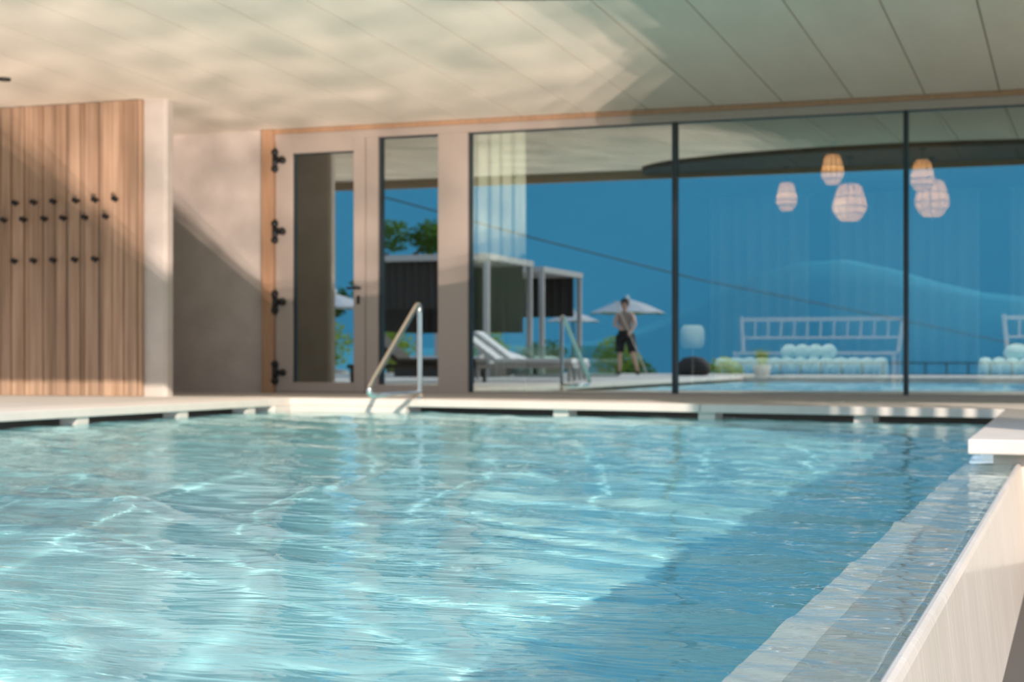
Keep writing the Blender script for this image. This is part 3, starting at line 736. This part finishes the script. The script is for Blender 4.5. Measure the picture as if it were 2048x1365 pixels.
# overhead cable with its posts
cab = tag(empty('overhead_cable', (-24.3, -25.6, -.5)), 'thin dark cable sagging across the mountain reflection', 'cable')
P = [Vector(p) for p in ((-27.5, -20.0, 7.2), (-24.27, -25.65, 6.45), (-20.74, -32.21, 5.33), (-16.87, -44.21, 4.2), (-10.18, -67.82, 2.83), (-2.0, -98, 1.0))]
Pc = []
for i in range(len(P)-1):
    for k in range(8): Pc.append(P[i].lerp(P[i+1], k/8) - Vector((-24.3, -25.6, -.5)))
Pc.append(P[-1]-Vector((-24.3, -25.6, -.5)))
bm = nb(); tube(bm, Pc, .03, 6); obj('wire', bm, 'cable', cab)
bm = nb(); tube(bm, [(-3.2, 5.6, 0), (-3.2, 5.6, 8.0)], .12, 10); obj('pole', bm, 'bark', cab)

# garden railing
gr = tag(empty('garden_railing', (-15.4, -42, -.5)), 'dark thin garden railing reflected low in the right panes', 'railing')
for k in range(30):
    bm = nb(); box(bm, k*.9-.03, k*.9+.03, -.03, .03, 0, .82); obj('post', bm, 'mullion_dark', gr)
bm = nb(); box(bm, -.03, 26.2, -.03, .03, .78, .84); box(bm, -.03, 26.2, -.02, .02, .3, .33); obj('rail', bm, 'mullion_dark', gr)

bm = nb(); lathe(bm, [(0, 0), (.30, .0), (.38, .10), (.36, .24), (.22, .38), (0, .42)], 24)
tag(obj('bean_bag', bm, 'dark_fabric', smooth=True, loc=(-7.9, -4.4, D)), 'dark round bean bag on the terrace edge, reflected at the first mullion', 'bean bag')
t = tag(empty('potted_grass', (-6.45, -4.6, D-.02)), 'potted tuft of yellow green grass reflected before the mint sofa', 'plant')
bm = nb(); lathe(bm, [(0, 0), (.15, 0), (.2, .25), (.17, .25), (0, .22)], 20); obj('pot', bm, 'stone', t)
bm = nb(); rg = random.Random(2)
for k in range(160):
    a = rg.uniform(0, 6.28); l = rg.uniform(.2, .42); d = rg.uniform(.05, .28); wv = Vector((-math.sin(a), math.cos(a), 0))*.006
    p0 = Vector((.05*math.cos(a), .05*math.sin(a), .22)); p1 = p0+Vector((d*.4*math.cos(a), d*.4*math.sin(a), l*.7)); p2 = p0+Vector((d*math.cos(a), d*math.sin(a), l))
    v = [bm.verts.new(p0-wv), bm.verts.new(p0+wv), bm.verts.new(p1+wv), bm.verts.new(p1-wv), bm.verts.new(p2)]
    bm.faces.new((v[0], v[1], v[2], v[3])); bm.faces.new((v[3], v[2], v[4]))
obj('foliage', bm, 'leaf_bright', t)

# ---------------------------------------------------------------- person
def skin_mesh(name, joints, edges, m, parent, sub=2, root=0):
    me = bpy.data.meshes.new(name); me.from_pydata([j[:3] for j in joints], edges, []); me.materials.append(MATS[m])
    o = bpy.data.objects.new(name, me); COL.objects.link(o); o.parent = parent
    o.modifiers.new('skin', 'SKIN').use_smooth_shade = True
    if not me.skin_vertices: 
        me.attributes  # created by the modifier below
    lay = me.skin_vertices[0] if me.skin_vertices else None
    return o, lay
def limb(b, pts, seg=12):
    tube(b, [p[:3] for p in pts], [p[3] for p in pts], seg)
person = tag(empty('person', (-9.69, -5.37, D), R(0)), 'standing person in black shorts and brown tank top holding a long pole', 'person')
def person_body():
    J = {'pelvis': (0, 0, .92, .125), 'waist': (0, .0, 1.06, .115), 'chest': (.0, .02, 1.26, .14), 'neck': (0, .03, 1.44, .055), 'chin': (0, .05, 1.50, .062), 'head': (0, .05, 1.58, .092), 'crown': (0, .045, 1.65, .075),
         'hipL': (-.10, 0, .86, .095), 'kneeL': (-.13, .03, .48, .058), 'ankL': (-.14, 0, .09, .038), 'heelL': (-.14, .0, .035, .036), 'toeL': (-.15, .17, .028, .03),
         'hipR': (.10, 0, .86, .095), 'kneeR': (.20, .08, .48, .058), 'ankR': (.28, -.02, .10, .038), 'heelR': (.28, -.02, .035, .036), 'toeR': (.33, .14, .028, .03),
         'shL': (-.17, .02, 1.37, .06), 'elL': (-.22, .14, 1.12, .042), 'wrL': (-.02, .32, 1.06, .028),
         'shR': (.17, .02, 1.37, .06), 'elR': (.26, .12, 1.12, .042), 'wrR': (.20, .33, .94, .028)}
    E = [('pelvis','waist'),('waist','chest'),('chest','neck'),('neck','chin'),('chin','head'),('head','crown'),('pelvis','hipL'),('hipL','kneeL'),('kneeL','ankL'),('ankL','heelL'),('heelL','toeL'),
         ('pelvis','hipR'),('hipR','kneeR'),('kneeR','ankR'),('ankR','heelR'),('heelR','toeR'),('chest','shL'),('shL','elL'),('elL','wrL'),('chest','shR'),('shR','elR'),('elR','wrR')]
    # hands: palm and five fingers, curled round the pole
    for s, wr in (('L', Vector(J['wrL'][:3])), ('R', Vector(J['wrR'][:3]))):
        dr = Vector((.35 if s == 'L' else .1, .85, -.25)).normalized(); side = dr.cross(Vector((0, 0, 1))).normalized()
        pm = wr+dr*.05; J['palm'+s] = (*pm, .026); E.append(('wr'+s, 'palm'+s))
        for k, (o_, ln) in enumerate(((-.028, .055), (-.010, .064), (.010, .06), (.028, .048))):
            a_ = pm+dr*.035+side*o_; b_ = a_+dr*ln*.5+Vector((0, 0, -.012)); c_ = b_+Vector((0, 0, -ln*.5))-dr*.012
            for nm, p_, r_ in (('a', a_, .010), ('b', b_, .009), ('c', c_, .008)): J['f%s%d%s' % (s, k, nm)] = (*p_, r_)
            E += [('palm'+s, 'f%s%da' % (s, k)), ('f%s%da' % (s, k), 'f%s%db' % (s, k)), ('f%s%db' % (s, k), 'f%s%dc' % (s, k))]
        ta = wr+dr*.03+side*(.035 if s == 'L' else -.035); tb = ta+dr*.035+Vector((0, 0, -.02))
        J['t%sa' % s] = (*ta, .011); J['t%sb' % s] = (*tb, .009); E += [('wr'+s, 't%sa' % s), ('t%sa' % s, 't%sb' % s)]
    names = list(J); me = bpy.data.meshes.new('body')
    me.from_pydata([J[n][:3] for n in names], [(names.index(a), names.index(b)) for a, b in E], [])
    bm_ = nb(); bm_.from_mesh(me); lay = bm_.verts.layers.skin.verify(); bm_.verts.ensure_lookup_table()
    for i, n in enumerate(names):
        r_ = J[n][3]; rx, ry = r_, r_
        bm_.verts[i][lay].radius = (rx, ry); bm_.verts[i][lay].use_root = (n == 'pelvis')
    bm_.to_mesh(me); bm_.free(); me.materials.append(MATS['skin'])
    o = bpy.data.objects.new('body', me); COL.objects.link(o); o.parent = person
    sk = o.modifiers.new('skin', 'SKIN'); sk.use_smooth_shade = True
    sb = o.modifiers.new('sub', 'SUBSURF'); sb.levels = 2; sb.render_levels = 2
    return J
J = person_body()
bm = nb(); ball(bm, (0, .035, 1.625), .112, .92, 1.02, 1.0, 3)
for v in bm.verts:
    if v.co.y > .09 and v.co.z < 1.64: v.co.y = .09
obj('hair', bm, 'hair', person, smooth=True)
bm = nb(); ball(bm, (0, .148, 1.575), .014, .8, 1, 1.3, 2); ball(bm, (-.098, .05, 1.575), .022, .4, .8, 1.3, 2); ball(bm, (.098, .05, 1.575), .022, .4, .8, 1.3, 2)
obj('nose_and_ears', bm, 'skin', person, smooth=True)
bm = nb(); ball(bm, (-.032, .132, 1.595), .012, sub=2); ball(bm, (.032, .132, 1.595), .012, sub=2); box(bm, -.025, .025, .13, .142, 1.528, 1.536); obj('eyes_and_mouth', bm, 'hair', person)
bm = nb(); lathe(bm, [(.155, .80), (.17, .86), (.165, .95), (.15, 1.03), (.14, 1.06)], 20); 
for v in bm.verts: v.co.y *= .82
for s, k, sx in (('L', 'kneeL', -1), ('R', 'kneeR', 1)):
    h_ = Vector(J['hip'+s][:3]); kn = Vector(J[k][:3]); tube(bm, [h_+Vector((0, 0, .04)), h_.lerp(kn, .5), h_.lerp(kn, .92)], [.12, .112, .098], 16)
obj('shorts', bm, 'black_cloth', person, smooth=True)
bm = nb(); lathe(bm, [(.15, 1.0), (.145, 1.1), (.165, 1.24), (.18, 1.34), (.13, 1.41), (.07, 1.43)], 20)
for v in bm.verts: v.co.y = v.co.y*.82+.012
obj('tank_top', bm, 'tank_top', person, smooth=True)
for s in 'LR':
    bm = nb(); h_ = Vector(J['heel'+s][:3]); t_ = Vector(J['toe'+s][:3]); tube(bm, [h_-Vector((0, .03, -.005)), h_.lerp(t_, .5)+Vector((0, 0, .008)), t_+Vector((0, .03, 0))], [.045, .045, .034], 12); obj('shoe', bm, 'black_cloth', person, smooth=True)
pole = tag(obj('cleaning_pole', tube(nb(), [(-.12, .42, 1.55), (.17, .43, .92), (.62, .45, -.09)], .014, 8), 'pale_wood'), 'long pale pole held by the standing person, its end on the terrace', 'pole')
pole.location = (-9.69, -5.37, D+.11)

# ---------------------------------------------------------------- added spot lamps imitating sunlight thrown back up by the rippled water
# Patterned spots at the sun's mirror image; reach soffit and walls via pool opening.
glints = []
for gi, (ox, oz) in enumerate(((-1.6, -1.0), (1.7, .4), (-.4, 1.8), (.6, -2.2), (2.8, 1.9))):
    gd = bpy.data.lights.new('added_glint_spot', 'SPOT'); gl = bpy.data.objects.new('added_glint_spot', gd); COL.objects.link(gl); glints.append(gl)
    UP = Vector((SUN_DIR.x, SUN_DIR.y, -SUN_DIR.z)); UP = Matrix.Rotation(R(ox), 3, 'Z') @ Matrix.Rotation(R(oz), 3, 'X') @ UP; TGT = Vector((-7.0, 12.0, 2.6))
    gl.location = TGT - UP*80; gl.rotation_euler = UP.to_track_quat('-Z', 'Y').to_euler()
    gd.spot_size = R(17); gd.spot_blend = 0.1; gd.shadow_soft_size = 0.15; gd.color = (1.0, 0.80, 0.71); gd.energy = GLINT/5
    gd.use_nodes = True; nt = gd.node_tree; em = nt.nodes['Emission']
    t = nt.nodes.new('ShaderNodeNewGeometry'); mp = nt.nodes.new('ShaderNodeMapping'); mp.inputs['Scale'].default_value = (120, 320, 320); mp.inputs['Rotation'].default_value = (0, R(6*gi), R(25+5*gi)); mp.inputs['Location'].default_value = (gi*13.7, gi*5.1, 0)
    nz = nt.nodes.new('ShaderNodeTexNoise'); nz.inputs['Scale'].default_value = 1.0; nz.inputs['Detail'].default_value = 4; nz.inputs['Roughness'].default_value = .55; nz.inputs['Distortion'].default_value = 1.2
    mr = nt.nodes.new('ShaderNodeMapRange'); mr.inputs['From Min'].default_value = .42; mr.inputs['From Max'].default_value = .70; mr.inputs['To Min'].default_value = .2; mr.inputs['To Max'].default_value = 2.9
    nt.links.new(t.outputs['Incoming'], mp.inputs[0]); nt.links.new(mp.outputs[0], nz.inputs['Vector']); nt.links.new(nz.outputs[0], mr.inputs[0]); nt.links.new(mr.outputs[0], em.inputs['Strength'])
blk = bpy.data.collections.new('glint_blockers'); rec = bpy.data.collections.new('glint_receivers')
def tree_of(o):
    out = [o]
    for ch in bpy.data.objects:
        if ch.parent == o: out += tree_of(ch)
    return out
for n in ('terrace_base', 'lawn', 'coping_left', 'coping_far', 'coping_far_shaded', 'coping_corner', 'coping_right', 'entry_block', 'ceiling', 'roof', 'roof_fascia', 'wall_left', 'wall_back', 'wall_far_left', 'timber_wall_panel', 'window_frame', 'door_1'):
    for q_ in tree_of(bpy.data.objects[n]): blk.objects.link(q_)
for n in ('ceiling', 'wall_left', 'wall_back', 'wall_far_left', 'timber_wall_panel', 'window_frame', 'door_1', 'pool_handrail', 'roof_fascia', 'soffit_spotlight') :
    for q_ in tree_of(bpy.data.objects[n]): rec.objects.link(q_)
for o_ in bpy.data.objects:
    if o_.name.startswith('curtain'): 
        for q_ in tree_of(o_):
            if q_.name not in rec.objects: rec.objects.link(q_)
for gl in glints: gl.light_linking.blocker_collection = blk; gl.light_linking.receiver_collection = rec
